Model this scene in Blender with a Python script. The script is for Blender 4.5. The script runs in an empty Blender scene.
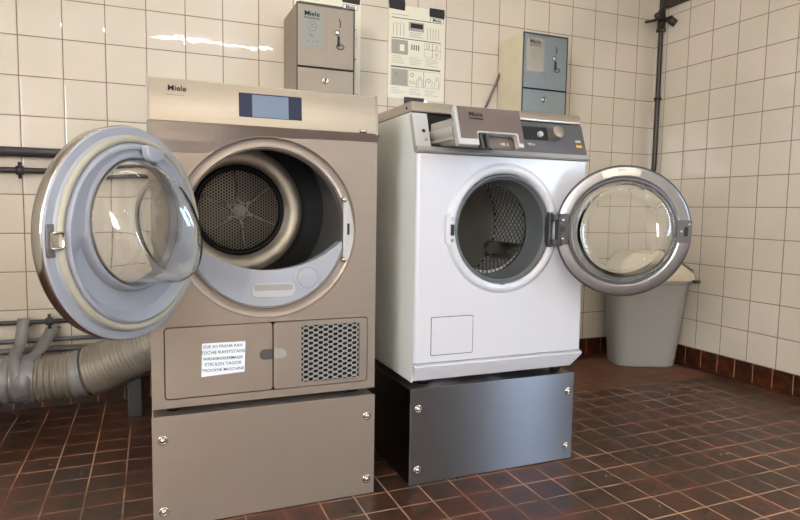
import bpy, bmesh, math, random
from mathutils import Vector, Matrix
random.seed(4)
S = bpy.context.scene
COL = S.collection
PI = math.pi
def R(d): return math.radians(d)
def srgb(r, g, b):
    f = lambda c: (c/255/12.92) if c/255 <= .04045 else ((c/255+.055)/1.055)**2.4
    return (f(r), f(g), f(b), 1)

# ------------------------------------------------------------------ nodes
class NT:
    def __init__(s, name):
        s.m = bpy.data.materials.new(name); s.m.use_nodes = True
        s.t = s.m.node_tree; s.t.nodes.clear()
        s.out = s.t.nodes.new('ShaderNodeOutputMaterial')
    def n(s, typ, **kw):
        x = s.t.nodes.new(typ)
        for k, v in kw.items(): setattr(x, k, v)
        return x
    def l(s, a, b): s.t.links.new(a, b)
    def setin(s, sock, v):
        if hasattr(v, 'node'): s.l(v, sock)
        else: sock.default_value = v
    def math(s, op, a, b=None, c=None, clamp=False):
        x = s.n('ShaderNodeMath', operation=op, use_clamp=clamp)
        s.setin(x.inputs[0], a)
        if b is not None: s.setin(x.inputs[1], b)
        if c is not None: s.setin(x.inputs[2], c)
        return x.outputs[0]
    def mix(s, f, a, b):
        x = s.n('ShaderNodeMix', data_type='RGBA')
        s.setin(x.inputs[0], f); s.setin(x.inputs[6], a); s.setin(x.inputs[7], b)
        return x.outputs[2]
    def noise(s, vec, scale, detail=3, rough=.55):
        x = s.n('ShaderNodeTexNoise'); x.inputs['Scale'].default_value = scale
        x.inputs['Detail'].default_value = detail; x.inputs['Roughness'].default_value = rough
        if vec is not None: s.l(vec, x.inputs['Vector'])
        return x.outputs['Fac']
    def ramp(s, f, lo, hi, a=0., b=1.):
        x = s.n('ShaderNodeMapRange', interpolation_type='SMOOTHSTEP')
        s.setin(x.inputs[0], f)
        for i, v in enumerate((lo, hi, a, b)): x.inputs[i+1].default_value = v
        return x.outputs[0]
    def pos(s): return s.n('ShaderNodeNewGeometry').outputs['Position']
    def sep(s, v):
        x = s.n('ShaderNodeSeparateXYZ'); s.l(v, x.inputs[0]); return x.outputs
    def comb(s, a, b, c):
        x = s.n('ShaderNodeCombineXYZ')
        for i, v in enumerate((a, b, c)): s.setin(x.inputs[i], v)
        return x.outputs[0]
    def vscale(s, v, sc):
        x = s.n('ShaderNodeVectorMath', operation='MULTIPLY'); s.l(v, x.inputs[0]); x.inputs[1].default_value = sc
        return x.outputs[0]
    def bsdf(s, col, rough=.5, metal=0., bump=None, bstr=.2, bdist=.002, **kw):
        b = s.n('ShaderNodeBsdfPrincipled')
        s.setin(b.inputs['Base Color'], col); s.setin(b.inputs['Roughness'], rough); s.setin(b.inputs['Metallic'], metal)
        for k, v in kw.items(): s.setin(b.inputs[k], v)
        if bump is not None:
            q = s.n('ShaderNodeBump'); q.inputs['Strength'].default_value = bstr; q.inputs['Distance'].default_value = bdist
            s.l(bump, q.inputs['Height']); s.l(q.outputs[0], b.inputs['Normal'])
        s.l(b.outputs[0], s.out.inputs[0]); return b

def plain(name, rgb, rough=.5, metal=0., var=.06, nscale=30, bstr=0.05, **kw):
    t = NT(name); p = t.pos(); c = srgb(*rgb)
    n = t.noise(p, nscale)
    d = tuple(x*(1-var*2) for x in c[:3])+(1,)
    t.bsdf(t.mix(n, c, d), rough, metal, bump=n, bstr=bstr, **kw); return t.m

def brushed(name, rgb, rough=.3, scale=(5, 5, 260), var=.16, aniso=.6, metal=.8, rot=.25):
    t = NT(name); p = t.pos(); c = srgb(*rgb)
    n = t.noise(t.vscale(p, scale), 1.0, 4, .6)
    n2 = t.noise(p, 3.2, 3)
    col = t.mix(n, tuple(x*(1-var) for x in c[:3])+(1,), c)
    col = t.mix(t.ramp(n2, .35, .7), col, tuple(x*.88 for x in c[:3])+(1,))
    r = t.math('ADD', t.math('MULTIPLY', n2, .12), rough-.06)
    b = t.bsdf(col, r, metal, bump=n, bstr=.12, bdist=.0006)
    if aniso:
        b.inputs['Anisotropic'].default_value = aniso; b.inputs['Anisotropic Rotation'].default_value = rot
        tg = t.n('ShaderNodeTangent', direction_type='RADIAL', axis='Z'); t.l(tg.outputs[0], b.inputs['Tangent'])
    return t.m

def tile_nodes(t, a, b, pa, pb, oa, ob, w):
    ua = t.math('DIVIDE', t.math('SUBTRACT', a, oa), pa)
    ub = t.math('DIVIDE', t.math('SUBTRACT', b, ob), pb)
    def dist(u, p):
        f = t.math('FRACT', u); return t.math('MULTIPLY', t.math('MINIMUM', f, t.math('SUBTRACT', 1., f)), p)
    d = t.math('MINIMUM', dist(ua, pa), dist(ub, pb))
    ids = t.comb(t.math('FLOOR', ua), t.math('FLOOR', ub), 0.)
    wn = t.n('ShaderNodeTexWhiteNoise', noise_dimensions='3D'); t.l(ids, wn.inputs['Vector'])
    return d, wn.outputs['Value'], wn.outputs['Color'], t.ramp(d, w*.35, w*.65)

def wall_mat(name, axis, off):
    t = NT(name); p = t.pos(); x, y, z = t.sep(p)
    a = x if axis == 'x' else y
    d, rnd, rc, m = tile_nodes(t, a, z, .15, .15, off, .092, .0038)
    n = t.noise(p, 2.5, 2)
    c = t.mix(rnd, srgb(217, 208, 195), srgb(212, 202, 187))
    c = t.mix(t.ramp(n, .3, .75), c, srgb(206, 198, 182))
    big = t.noise(p, 11, 2)
    grout = t.mix(t.noise(p, 5, 2), srgb(112, 90, 74), srgb(150, 128, 108))
    c = t.mix(m, grout, c)
    # pillowed, slightly uneven glazed tiles, each tipped its own way
    fu = t.math('FRACT', t.math('DIVIDE', t.math('SUBTRACT', a, off), .15)); fv = t.math('FRACT', t.math('DIVIDE', t.math('SUBTRACT', z, .092), .15))
    rx, ry, rz = t.sep(rc)
    tip = t.math('ADD', t.math('MULTIPLY', fu, t.math('SUBTRACT', rx, .5)), t.math('MULTIPLY', fv, t.math('SUBTRACT', ry, .5)))
    h = t.math('ADD', t.math('MULTIPLY', t.ramp(d, 0, .007), .6), t.math('ADD', t.math('MULTIPLY', tip, .5), t.math('MULTIPLY', big, .35)))
    t.bsdf(c, t.math('SUBTRACT', .75, t.math('MULTIPLY', m, .73)), 0., bump=h, bstr=1., bdist=.0010, **{'Specular IOR Level': .55})
    return t.m

def floor_mat():
    t = NT('brown_floor_tiles'); p = t.pos(); x, y, z = t.sep(p)
    d, rnd, rc, m = tile_nodes(t, x, y, .0994, .0983, -.0696, -.0848, .0042)
    n1 = t.noise(p, 14, 4, .65); n2 = t.noise(p, 3.1, 3, .6); n3 = t.noise(p, 60, 4, .7)
    edge = t.ramp(d, .0, .045, .75, .0)
    f = t.math('ADD', t.math('MULTIPLY', t.ramp(n1, .42, .68), .6), t.math('MULTIPLY', edge, t.ramp(n2, .38, .62)), clamp=True)
    dark = t.mix(rnd, srgb(42, 31, 25), srgb(57, 43, 35)); red = t.mix(n3, srgb(104, 55, 36), srgb(80, 44, 30))
    c = t.mix(f, dark, red)
    gr = t.mix(t.ramp(t.noise(p, 4, 3), .35, .65), srgb(100, 72, 56), srgb(178, 145, 120))
    c = t.mix(m, gr, c)
    # the smoothed brown screed patch in the corner
    ex = t.math('MULTIPLY', t.math('SUBTRACT', t.noise(p, 9, 3), .5), .035)
    inx = t.math('MULTIPLY', t.math('GREATER_THAN', t.math('ADD', x, ex), -.905), t.math('LESS_THAN', t.math('ADD', x, ex), -.085))
    iny = t.math('MULTIPLY', t.math('GREATER_THAN', t.math('ADD', y, t.math('MULTIPLY', ex, .2)), -.582), t.math('LESS_THAN', y, -.083))
    pm = t.math('MULTIPLY', inx, iny)
    cut = t.math('GREATER_THAN', t.math('ADD', t.math('MULTIPLY', t.math('SUBTRACT', x, -.905), 1.3), t.math('ADD', y, .582)), .07)
    pm = t.math('MULTIPLY', pm, cut)
    pc = t.mix(t.ramp(n2, .3, .7), srgb(112, 74, 52), srgb(92, 60, 42)); pc = t.mix(t.ramp(n3, .5, .8), pc, srgb(128, 92, 68))
    c = t.mix(pm, c, pc)
    h = t.math('ADD', t.math('MULTIPLY', m, .5), t.math('MULTIPLY', n1, .35))
    h = t.math('MULTIPLY', h, t.math('SUBTRACT', 1., pm)); h = t.math('ADD', h, t.math('MULTIPLY', n3, .1))
    r = t.math('ADD', t.math('ADD', .2, t.math('MULTIPLY', n1, .25)), t.math('MULTIPLY', pm, .25))
    r = t.math('ADD', r, t.math('MULTIPLY', t.math('SUBTRACT', 1., m), .3))
    t.bsdf(c, r, 0., bump=h, bstr=.6, bdist=.0015, **{'Specular IOR Level': .45}); return t.m

def skirt_mat(name, axis, off):
    t = NT(name); p = t.pos(); x, y, z = t.sep(p); a = x if axis == 'x' else y
    d, rnd, rc, m = tile_nodes(t, a, z, .0994, .12, off, -.022, .0045)
    n1 = t.noise(p, 25, 4, .6)
    c = t.mix(t.ramp(n1, .4, .7), srgb(48, 26, 17), srgb(98, 44, 22)); c = t.mix(t.math('MULTIPLY', rnd, .5), c, srgb(38, 22, 16))
    c = t.mix(m, srgb(165, 125, 95), c)
    t.bsdf(c, .3, 0., bump=t.math('ADD', m, t.math('MULTIPLY', n1, .3)), bstr=.5, bdist=.0015); return t.m

def drum_mat():
    t = NT('honeycomb_drum_steel'); p = t.pos(); x, y, z = t.sep(p)
    ang = t.math('ARCTAN2', t.math('SUBTRACT', z, .76), t.math('SUBTRACT', x, -1.69))
    u = t.math('MULTIPLY', ang, 9.55); v = t.math('DIVIDE', y, .026)
    s1 = t.math('SINE', t.math('MULTIPLY', t.math('ADD', u, v), PI)); s2 = t.math('SINE', t.math('MULTIPLY', t.math('SUBTRACT', u, v), PI))
    h = t.math('ABSOLUTE', t.math('MULTIPLY', s1, s2))
    t.bsdf(t.mix(t.ramp(h, .05, .3), srgb(60, 58, 56), srgb(215, 212, 206)), .28, .8, bump=h, bstr=1., bdist=.006); return t.m

def perf_mat():
    t = NT('black_perforated_screen'); p = t.pos(); x, y, z = t.sep(p); P = .0102
    def dots(ox, oz):
        a = t.math('SUBTRACT', t.math('FRACT', t.math('DIVIDE', t.math('ADD', x, ox), P*1.732)), .5)
        b = t.math('SUBTRACT', t.math('FRACT', t.math('DIVIDE', t.math('ADD', z, oz), P)), .5)
        a = t.math('MULTIPLY', a, 1.732)
        return t.math('SQRT', t.math('ADD', t.math('MULTIPLY', a, a), t.math('MULTIPLY', b, b)))
    d = t.math('MINIMUM', dots(5, 0), dots(5+P*.866, P*.5))
    m = t.ramp(d, .34, .42)
    t.bsdf(t.mix(m, srgb(6, 6, 5), srgb(160, 152, 141)), .35, t.math('MULTIPLY', m, .6), bump=m, bstr=.6, bdist=.001); return t.m

def glass_mat(name, col=(1, 1, 1, 1), rough=0., ior=1.45):
    t = NT(name); n = t.noise(t.pos(), 6, 2)
    t.bsdf(col, t.math('ADD', rough, t.math('MULTIPLY', n, .02)), 0., **{'Transmission Weight': 1., 'IOR': ior}); return t.m

def emit_mat(name, rgb, strength):
    t = NT(name); e = t.n('ShaderNodeEmission'); e.inputs[0].default_value = rgb; e.inputs[1].default_value = strength
    t.l(e.outputs[0], t.out.inputs[0]); return t.m

M = {}
M['wall_b'] = wall_mat('cream_wall_tiles_back', 'x', -.1245)
M['wall_r'] = wall_mat('cream_wall_tiles_right', 'y', -.0911)
M['floor'] = floor_mat()
M['skirt_b'] = skirt_mat('brown_skirting_tiles_back', 'x', -.3)
M['skirt_r'] = skirt_mat('brown_skirting_tiles_right', 'y', -.4376)
M['plaster'] = plain('warm_plaster', (236, 226, 208), .9, nscale=12)
M['steel'] = brushed('brushed_warm_steel', (172, 160, 150), .4, metal=.7)
M['steel_light'] = brushed('brushed_fascia_steel', (184, 174, 159), .36, metal=.75)
M['steel_cool'] = brushed('brushed_cool_steel', (128, 128, 132), .35, aniso=1., metal=1.)
M['steel_box'] = brushed('brushed_box_steel', (160, 149, 136), .4, scale=(500, 6, 6), aniso=.3, metal=.7)
M['steel_box2'] = brushed('brushed_blue_box_steel', (158, 172, 180), .32, scale=(500, 6, 6), aniso=.4)
M['tape_metal'] = plain('bolt_metal', (205, 200, 192), .22, 1., nscale=80)
M['chrome'] = plain('polished_chrome', (215, 212, 206), .12, 1., nscale=20, bstr=.01)
M['ringmetal'] = plain('satin_door_ring', (140, 138, 140), .3, .85, nscale=20, bstr=.02)
M['white'] = plain('white_enamel', (200, 201, 208), .28, 0., .02, 8, .01)
M['whiteside'] = plain('white_enamel_side', (228, 233, 227), .35, 0., .03, 5, .01)
M['offwhite'] = plain('off_white_plastic', (222, 212, 188), .45, 0., .03)
M['creambox'] = plain('cream_painted_side', (226, 217, 190), .6, 0., .08, 20)
M['bluegrey'] = plain('blue_grey_plastic', (158, 161, 170), .38, 0., .03, 15, .02)
M['lightgrey'] = plain('light_grey_plastic', (178, 178, 176), .4, 0., .03)
M['midgrey'] = plain('mid_grey_plastic', (150, 148, 146), .42, 0., .04)
M['drawergrey'] = plain('drawer_grey_plastic', (168, 164, 156), .4, 0., .04)
M['bingrey'] = plain('bin_grey_plastic', (158, 156, 152), .5, 0., .04, 40, .06)
M['darkgrey'] = plain('dark_grey_plastic', (62, 62, 64), .35, 0., .05)
M['panelgrey'] = brushed('dark_panel_steel', (112, 112, 116), .35, aniso=.3)
M['mauve'] = brushed('mauve_drawer_plate', (132, 118, 112), .32, aniso=.3)
M['midgrey_dark'] = plain('tunnel_grey_plastic', (92, 92, 92), .4, 0., .05)
M['hub'] = plain('screen_hub_steel', (236, 230, 220), .25, .3, .03)
M['slot'] = plain('slot_grey', (160, 154, 148), .4, 0., .05)
M['rubber'] = plain('grey_rubber_gasket', (88, 92, 94), .5, 0., .05)
M['black'] = plain('black_plastic', (18, 18, 18), .4, 0., .1)
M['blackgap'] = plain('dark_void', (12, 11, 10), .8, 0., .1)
M['darkdrum'] = plain('dark_drum_wall', (132, 130, 127), .42, .35, .1, 12)
M['drumback'] = brushed('drum_back_steel', (224, 217, 206), .38, scale=(8, 8, 8), aniso=0, metal=.8)
M['seal'] = plain('cream_door_seal', (176, 170, 152), .55, 0., .08)
M['perf'] = perf_mat(); M['drum'] = drum_mat()
M['glass'] = glass_mat('clear_glass'); M['glass2'] = glass_mat('door_bowl_glass', (.97, .985, .975, 1))
M['screen'] = plain('blue_grey_display', (32, 42, 66), .12, 0., .1, 8, 0)
M['screen_l'] = plain('display_centre', (110, 124, 144), .12, 0., .05, 8, 0)
M['paper'] = plain('white_paper', (232, 230, 220), .8, 0., .03, 20)
M['paper2'] = plain('laminated_paper', (226, 222, 204), .3, 0., .02, 20)
M['note'] = plain('note_paper', (228, 232, 238), .75, 0., .05, 25)
M['ink'] = plain('black_ink', (22, 22, 24), .6)
M['inkg'] = plain('grey_ink', (100, 98, 94), .7)
M['inkl'] = plain('pale_grey_print', (166, 163, 154), .7)
M['inkgreen'] = plain('green_marker', (60, 130, 90), .7); M['inkblue'] = plain('blue_pen', (70, 90, 140), .7)
M['tape'] = plain('black_tape', (30, 30, 30), .35, 0., .1, 60, .2)
M['plate'] = plain('grey_label_plate', (142, 144, 138), .35, .3)
M['plate2'] = plain('silver_label_plate', (190, 188, 180), .25, .6)
M['pipe'] = plain('dark_painted_pipe', (58, 50, 46), .35, .1, .15)
M['pipe2'] = plain('dark_grey_pipe', (70, 68, 72), .4, .1, .15)
M['pipe3'] = plain('grey_pipe', (120, 120, 124), .4, .2, .15)
M['duct'] = plain('dusty_foil_duct', (166, 158, 146), .4, .3, .25, 12, .2)
M['ducttape'] = plain('silver_duct_tape', (146, 147, 148), .42, .2, .15, 30, .2)
M['brownpanel'] = plain('dark_brown_panel', (48, 40, 36), .5)
M['yellow'] = plain('yellow_sticker', (226, 170, 40), .5)
M['tube'] = emit_mat('fluorescent_tube_glow', (1, .95, .88, 1), 74.)
M['tube2'] = emit_mat('older_tube_glow', (1, .95, .88, 1), 36.)
M['fill_pane'] = emit_mat('added_fill_light_pane', (.97, .975, 1, 1), 23.)  # glow of the added left window, evens out the room light
M['sky'] = emit_mat('frosted_daylight_pane', (.6, .78, 1, 1), 26.)

# ------------------------------------------------------------------ mesh helpers
def wl(o):
    v = Vector((0, 0, 0))
    while o: v += Vector(o.location); o = o.parent
    return v
def obj(name, bm, mat, parent=None, smooth=False, bevel=0, solid=0, seg=2, ang=40, origin=None):
    me = bpy.data.meshes.new(name)
    bmesh.ops.recalc_face_normals(bm, faces=bm.faces)
    base = wl(parent) if parent else (Vector(origin) if origin else Vector((0, 0, 0)))
    bmesh.ops.translate(bm, verts=bm.verts, vec=-base)
    bm.to_mesh(me); bm.free()
    o = bpy.data.objects.new(name, me); COL.objects.link(o)
    for m in (mat if isinstance(mat, (list, tuple)) else [mat]): me.materials.append(m)
    if parent: o.parent = parent
    elif origin: o.location = origin
    if smooth: me.polygons.foreach_set('use_smooth', [True]*len(me.polygons))
    if solid:
        md = o.modifiers.new('solid', 'SOLIDIFY'); md.thickness = abs(solid); md.offset = -1 if solid > 0 else 1
    if bevel:
        md = o.modifiers.new('bevel', 'BEVEL'); md.width = bevel; md.segments = seg; md.limit_method = 'ANGLE'; md.angle_limit = R(ang); md.harden_normals = True
        me.polygons.foreach_set('use_smooth', [True]*len(me.polygons))
    return o
def thing(name, label, cat, loc, group=None):
    o = bpy.data.objects.new(name, None); COL.objects.link(o); o.location = loc; o.empty_display_size = .05
    tag(o, label, cat, group); return o
def tag(o, label, cat, group=None):
    o['label'] = label; o['category'] = cat
    if group: o['group'] = group
    return o
def struct(name, bm, mat, parent=None, **kw):
    o = obj(name, bm, mat, parent, **kw)
    if not parent: o['kind'] = 'structure'
    return o
def BM(): return bmesh.new()
def box(bm, x0, x1, y0, y1, z0, z1):
    v = [bm.verts.new((x, y, z)) for z in (z0, z1) for x, y in ((x0, y0), (x1, y0), (x1, y1), (x0, y1))]
    for f in ((0, 1, 2, 3), (4, 5, 6, 7), (0, 1, 5, 4), (1, 2, 6, 5), (2, 3, 7, 6), (3, 0, 4, 7)): bm.faces.new([v[i] for i in f])
    return v
def boxm(*a):
    bm = BM(); box(bm, *a); return bm
def loft(bm, rings, cap0=False, cap1=False, closed=True, loop=False):
    vr = [[bm.verts.new(p) for p in r] for r in rings]
    n = len(vr[0]); L = len(vr)
    for i in range(L if loop else L-1):
        a, b = vr[i], vr[(i+1) % L]
        for j in range(n if closed else n-1):
            k = (j+1) % n
            bm.faces.new((a[j], a[k], b[k], b[j]))
    if cap0: bm.faces.new(vr[0])
    if cap1: bm.faces.new(vr[-1])
    return vr
class Frame:
    def __init__(s, c, e1, n, e2=(0, 0, 1)):
        s.c = Vector(c); s.e1 = Vector(e1).normalized(); s.n = Vector(n).normalized(); s.e2 = Vector(e2).normalized()
    def p(s, u, v, w): return s.c+s.e1*u+s.e2*v+s.n*w
def lathe(bm, fr, prof, n=72, loop=False, cap0=False, cap1=False):
    """prof entries: (r, w[, us, vs, rz, ku, kv]) ; w gets + ku*u + kv*v"""
    rings = []
    for e in prof:
        e = tuple(e)+(None,)*(7-len(e)); r, w, us, vs, rz, ku, kv = e
        us = us or 0; vs = vs or 0; rz = rz or r; ku = ku or 0; kv = kv or 0
        ring = []
        for j in range(n):
            a = 2*PI*j/n; u = r*math.cos(a); v = rz*math.sin(a)
            ring.append(fr.p(u+us, v+vs, w+ku*u+kv*v))
        rings.append(ring)
    loft(bm, rings, cap0, cap1, True, loop)
def path_frames(pts):
    pts = [Vector(p) for p in pts]; fr = []; up = None
    for i, p in enumerate(pts):
        t = (pts[min(i+1, len(pts)-1)]-pts[max(i-1, 0)]).normalized()
        if up is None:
            up = Vector((0, 0, 1)) if abs(t.z) < .9 else Vector((0, 1, 0))
        up = (up-t*up.dot(t)).normalized(); fr.append((p, t, up, t.cross(up)))
    return fr
def tube(bm, pts, r, n=12, cap=True):
    fr = path_frames(pts); rings = []
    for i, (p, t, a, b) in enumerate(fr):
        rr = r[i] if isinstance(r, (list, tuple)) else r
        rings.append([p+(a*math.cos(2*PI*j/n)+b*math.sin(2*PI*j/n))*rr for j in range(n)])
    loft(bm, rings, cap, cap)
def smoothpath(pts, k=8):
    P = [Vector(p) for p in pts]; P = [P[0]*2-P[1]]+P+[P[-1]*2-P[-2]]; out = []
    for i in range(1, len(P)-2):
        for s in range(k):
            t = s/k
            out.append(.5*((2*P[i])+(P[i+1]-P[i-1])*t+(2*P[i-1]-5*P[i]+4*P[i+1]-P[i+2])*t*t+(3*P[i]-P[i-1]-3*P[i+1]+P[i+2])*t**3))
    out.append(P[-2]); return out
def cyl(bm, p0, p1, r, n=16): tube(bm, [p0, p1], r, n)
def star_hole(bm, fr, outer, inner, c, w, depth=None, n=96):
    """flat plate in frame fr between two star-shaped outlines (lists of (u, v)) round c"""
    def cast(poly, a):
        d = (math.cos(a), math.sin(a)); best = None
        for i in range(len(poly)):
            (x1, y1), (x2, y2) = poly[i], poly[(i+1) % len(poly)]
            x1 -= c[0]; x2 -= c[0]; y1 -= c[1]; y2 -= c[1]
            ex, ey = x2-x1, y2-y1; den = d[0]*ey-d[1]*ex
            if abs(den) < 1e-12: continue
            t = (x1*ey-y1*ex)/den; s = (x1*d[1]-y1*d[0])/den
            if t > 0 and -1e-6 <= s <= 1+1e-6 and (best is None or t > best): best = t
        return (c[0]+d[0]*best, c[1]+d[1]*best)
    A = set(2*PI*i/n for i in range(n))
    for poly in (outer, inner):
        if len(poly) < 40:
            for x, y in poly: A.add(math.atan2(y-c[1], x-c[0]) % (2*PI))
    A = sorted(A); A = [a for i, a in enumerate(A) if i == 0 or a-A[i-1] > 1e-5]
    o = [cast(outer, a) for a in A]; k = [cast(inner, a) for a in A]
    rings = [[fr.p(u, v, w) for u, v in o], [fr.p(u, v, w) for u, v in k]]
    if depth: rings += [[fr.p(u, v, w-depth) for u, v in k], [fr.p(u, v, w-depth) for u, v in o]]
    loft(bm, rings, loop=bool(depth))
def circle(c, r, n=96): return [(c[0]+r*math.cos(2*PI*i/n), c[1]+r*math.sin(2*PI*i/n)) for i in range(n)]
def rrect(x0, x1, z0, z1, r, k=6):
    out = []
    for cx, cz, a0 in ((x1-r, z1-r, 0), (x0+r, z1-r, 90), (x0+r, z0+r, 180), (x1-r, z0+r, 270)):
        for i in range(k+1):
            a = R(a0+90*i/k); out.append((cx+r*math.cos(a), cz+r*math.sin(a)))
    return out
def poly(bm, fr, pts, w, depth):
    a = [bm.verts.new(fr.p(u, v, w)) for u, v in pts]; b = [bm.verts.new(fr.p(u, v, w-depth)) for u, v in pts]
    bm.faces.new(a); bm.faces.new(b[::-1])
    for i in range(len(a)):
        j = (i+1) % len(a); bm.faces.new((a[i], b[i], b[j], a[j]))
def polym(fr, pts, w, depth):
    bm = BM(); poly(bm, fr, pts, w, depth); return bm
FY = lambda y: Frame((0, y, 0), (1, 0, 0), (0, -1, 0))         # world x, z on a plane facing the room
def text(name, s, fr, u, v, size, mat, parent, w=.0006, bold=.0, sx=1., align='CENTER'):
    cu = bpy.data.curves.new('t', 'FONT'); cu.body = s; cu.size = size; cu.align_x = align; cu.align_y = 'CENTER'
    cu.offset = bold*size; cu.resolution_u = 3
    to = bpy.data.objects.new('t', cu); COL.objects.link(to)
    dg = bpy.context.evaluated_depsgraph_get(); me = bpy.data.meshes.new_from_object(to.evaluated_get(dg))
    bm = BM(); bm.from_mesh(me); bpy.data.objects.remove(to); bpy.data.meshes.remove(me)
    for q in bm.verts: q.co = fr.p(u+q.co.x*sx, v+q.co.y, w)
    g = bmesh.ops.extrude_face_region(bm, geom=bm.faces[:])
    for q in g['geom']:
        if isinstance(q, bmesh.types.BMVert): q.co += fr.n*.0003
    return obj(name, bm, mat, parent)

# ------------------------------------------------------------------ the room
H = 2.42; XL = -4.5; YF = -5.0
struct('floor', boxm(XL, .1, YF, .1, -.05, 0), M['floor'])
struct('wall_back', boxm(XL, .1, 0, .1, 0, H), M['wall_b'])
struct('wall_front', boxm(XL, .1, YF-.1, YF, 0, H), M['plaster'])
VA0, VA1, VZ0, VZ1 = -4.75, -3.2, .85, 2.05            # unseen window added in the left wall to fill the room with light
bm = BM(); fr = Frame((XL, 0, 0), (0, 1, 0), (1, 0, 0))
star_hole(bm, fr, [(YF, 0), (.1, 0), (.1, H), (YF, H)], [(VA0, VZ0), (VA1, VZ0), (VA1, VZ1), (VA0, VZ1)], (-4.0, 1.4), 0, .1)
struct('wall_left', bm, M['plaster'])
win = bpy.data.objects.new('fill_window', None); COL.objects.link(win); win.location = (XL, -4, VZ0); win['kind'] = 'structure'
obj('pane', boxm(XL-.06, XL-.05, VA0, VA1, VZ0, VZ1), M['fill_pane'], win)  # emissive pane added as fill light, out of view
bm = BM()
for k in range(3):
    a = VA0+(VA1-VA0-.04)*k/2; box(bm, XL-.05, XL-.01, a, a+.04, VZ0, VZ1)
for a in (VZ0, VZ1-.04): box(bm, XL-.049, XL-.011, VA0, VA1, a, a+.04)
obj('frame', bm, M['white'], win)
WA0, WA1, WZ0, WZ1 = -3.72, -3.08, .75, 2.1          # window in the right wall, behind the viewer
bm = BM(); fr = Frame((0, 0, 0), (0, 1, 0), (-1, 0, 0))
star_hole(bm, fr, [(YF, 0), (.1, 0), (.1, H), (YF, H)], [(WA0, WZ0), (WA1, WZ0), (WA1, WZ1), (WA0, WZ1)], (-3.4, 1.5), 0, .1)
struct('wall_right', bm, M['wall_r'])
win = bpy.data.objects.new('window_1', None); COL.objects.link(win); win.location = (0, -3.4, WZ0); win['kind'] = 'structure'
obj('pane', boxm(.05, .06, WA0, WA1, WZ0, WZ1), M['sky'], win)
bm = BM()
for a in (WA0, (WA0+WA1)/2-.02, WA1-.04): box(bm, .01, .05, a, a+.04, WZ0, WZ1)
for a in (WZ0, WZ1-.04): box(bm, .011, .049, WA0, WA1, a, a+.04)
obj('frame', bm, M['white'], win)
struct('ceiling', boxm(XL, .1, YF, .1, H, H+.1), M['plaster'])
struct('baseboard_back', boxm(XL, -.008, -.008, 0, 0, .092), M['skirt_b'])
struct('baseboard_right', boxm(-.008, 0, YF, 0, 0, .092), M['skirt_r'])

def lamp(x0, x1, y, lab, tm):
    t = thing('ceiling_lamp', lab, 'lamp', ((x0+x1)/2, y, H), 'fluorescent lamps under the ceiling')
    obj('housing', boxm(x0-.03, x1+.03, y-.05, y+.05, H-.05, H), M['white'], t, bevel=.004)
    bm = BM(); cyl(bm, (x0, y, H-.105), (x1, y, H-.105), .008, 16); obj('tube', bm, M[tm], t, smooth=True)
    for x in (x0-.012, x1-.003): obj('tube_holder', boxm(x, x+.015, y-.015, y+.015, H-.125, H-.05), M['white'], t)
lamp(-2.62, -1.42, -3.24, 'fluorescent ceiling lamp behind the viewer, the one farther from the machines', 'tube')
lamp(-2.85, -1.55, -1.15, 'fluorescent ceiling lamp directly above the two machines', 'tube2')

# ------------------------------------------------------------------ pipes
def pipe(name, pts, r, mat, label, clips=(), clipmat=None, smooth_k=0, group=None):
    t = thing(name, label, 'pipe', pts[0], group)
    bm = BM(); tube(bm, smoothpath(pts, smooth_k) if smooth_k else pts, r, 16); obj('tube', bm, mat, t, smooth=True)
    for c in clips:
        c = Vector(c); bm = BM(); cyl(bm, c-Vector((.012, 0, 0)), c+Vector((.012, 0, 0)), r+.006, 16)
        cyl(bm, c, (c.x, 0, c.z), .006, 8); cyl(bm, c+Vector((0, 0, -r-.02)), c+Vector((0, 0, r+.02)), .006, 8)
        obj('pipe_clip', bm, clipmat or mat, t, smooth=True)
    return t
pipe('wall_pipe', [(-4.45, -.06, 1.0), (-2.2, -.06, 1.0)], .0185, M['pipe2'], 'thick dark pipe along the tiled wall left of the dryer, upper one')
pipe('wall_pipe', [(-4.45, -.045, .932), (-2.2, -.045, .932)], .011, M['pipe2'], 'thin dark pipe on the wall just under the thick one', clips=[(-3.125, -.045, .932), (-2.4, -.045, .932)])
pipe('wall_pipe', [(-4.45, -.04, .349), (-2.3, -.04, .349)], .0095, M['pipe2'], 'thin grey pipe low on the wall above the exhaust duct, topmost of three', clips=[(-3.045, -.04, .349)])
pipe('wall_pipe', [(-4.45, -.03, .275), (-2.3, -.03, .275)], .009, M['pipe3'], 'thin pipe low on the wall, middle of the three above the duct')
pipe('wall_pipe', [(-4.45, -.03, .235), (-2.3, -.03, .235)], .011, M['pipe3'], 'thin pipe low on the wall, lowest of three, partly behind the duct')

# corner riser with a valve
t = thing('corner_pipe', 'dark vertical pipe with a valve running up the tiled corner', 'pipe', (-.05, -.06, 1.2))
bm = BM(); tube(bm, [(-.018, -.06, H)]+[(-.018, -.06, z) for z in (2.0, 1.6, 1.3)]+smoothpath([(-.018, -.06, 1.09), (-.021, -.058, 1.05), (-.032, -.052, 1.02), (-.046, -.036, 1.01), (-.052, -.003, 1.005)], 4), .0135, 16)
obj('riser', bm, M['pipe'], t, smooth=True)
bm = BM(); cyl(bm, (-.018, -.06, 1.83), (-.018, -.06, 1.93), .021); cyl(bm, (-.018, -.06, 1.815), (-.018, -.06, 1.83), .026); cyl(bm, (-.018, -.06, 1.87), (-.085, -.09, 1.89), .014)
obj('valve', bm, M['pipe'], t, smooth=True)
bm = BM(); cyl(bm, (-.018, -.06, 1.875), (-.045+.06, -.07-.1, 1.875), .008) if False else cyl(bm, (-.018, -.06, 1.875), (-.02, -.13, 1.87), .011)
cyl(bm, (-.022, -.12, 1.87), (-.012, -.15, 1.838), .02)
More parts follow.
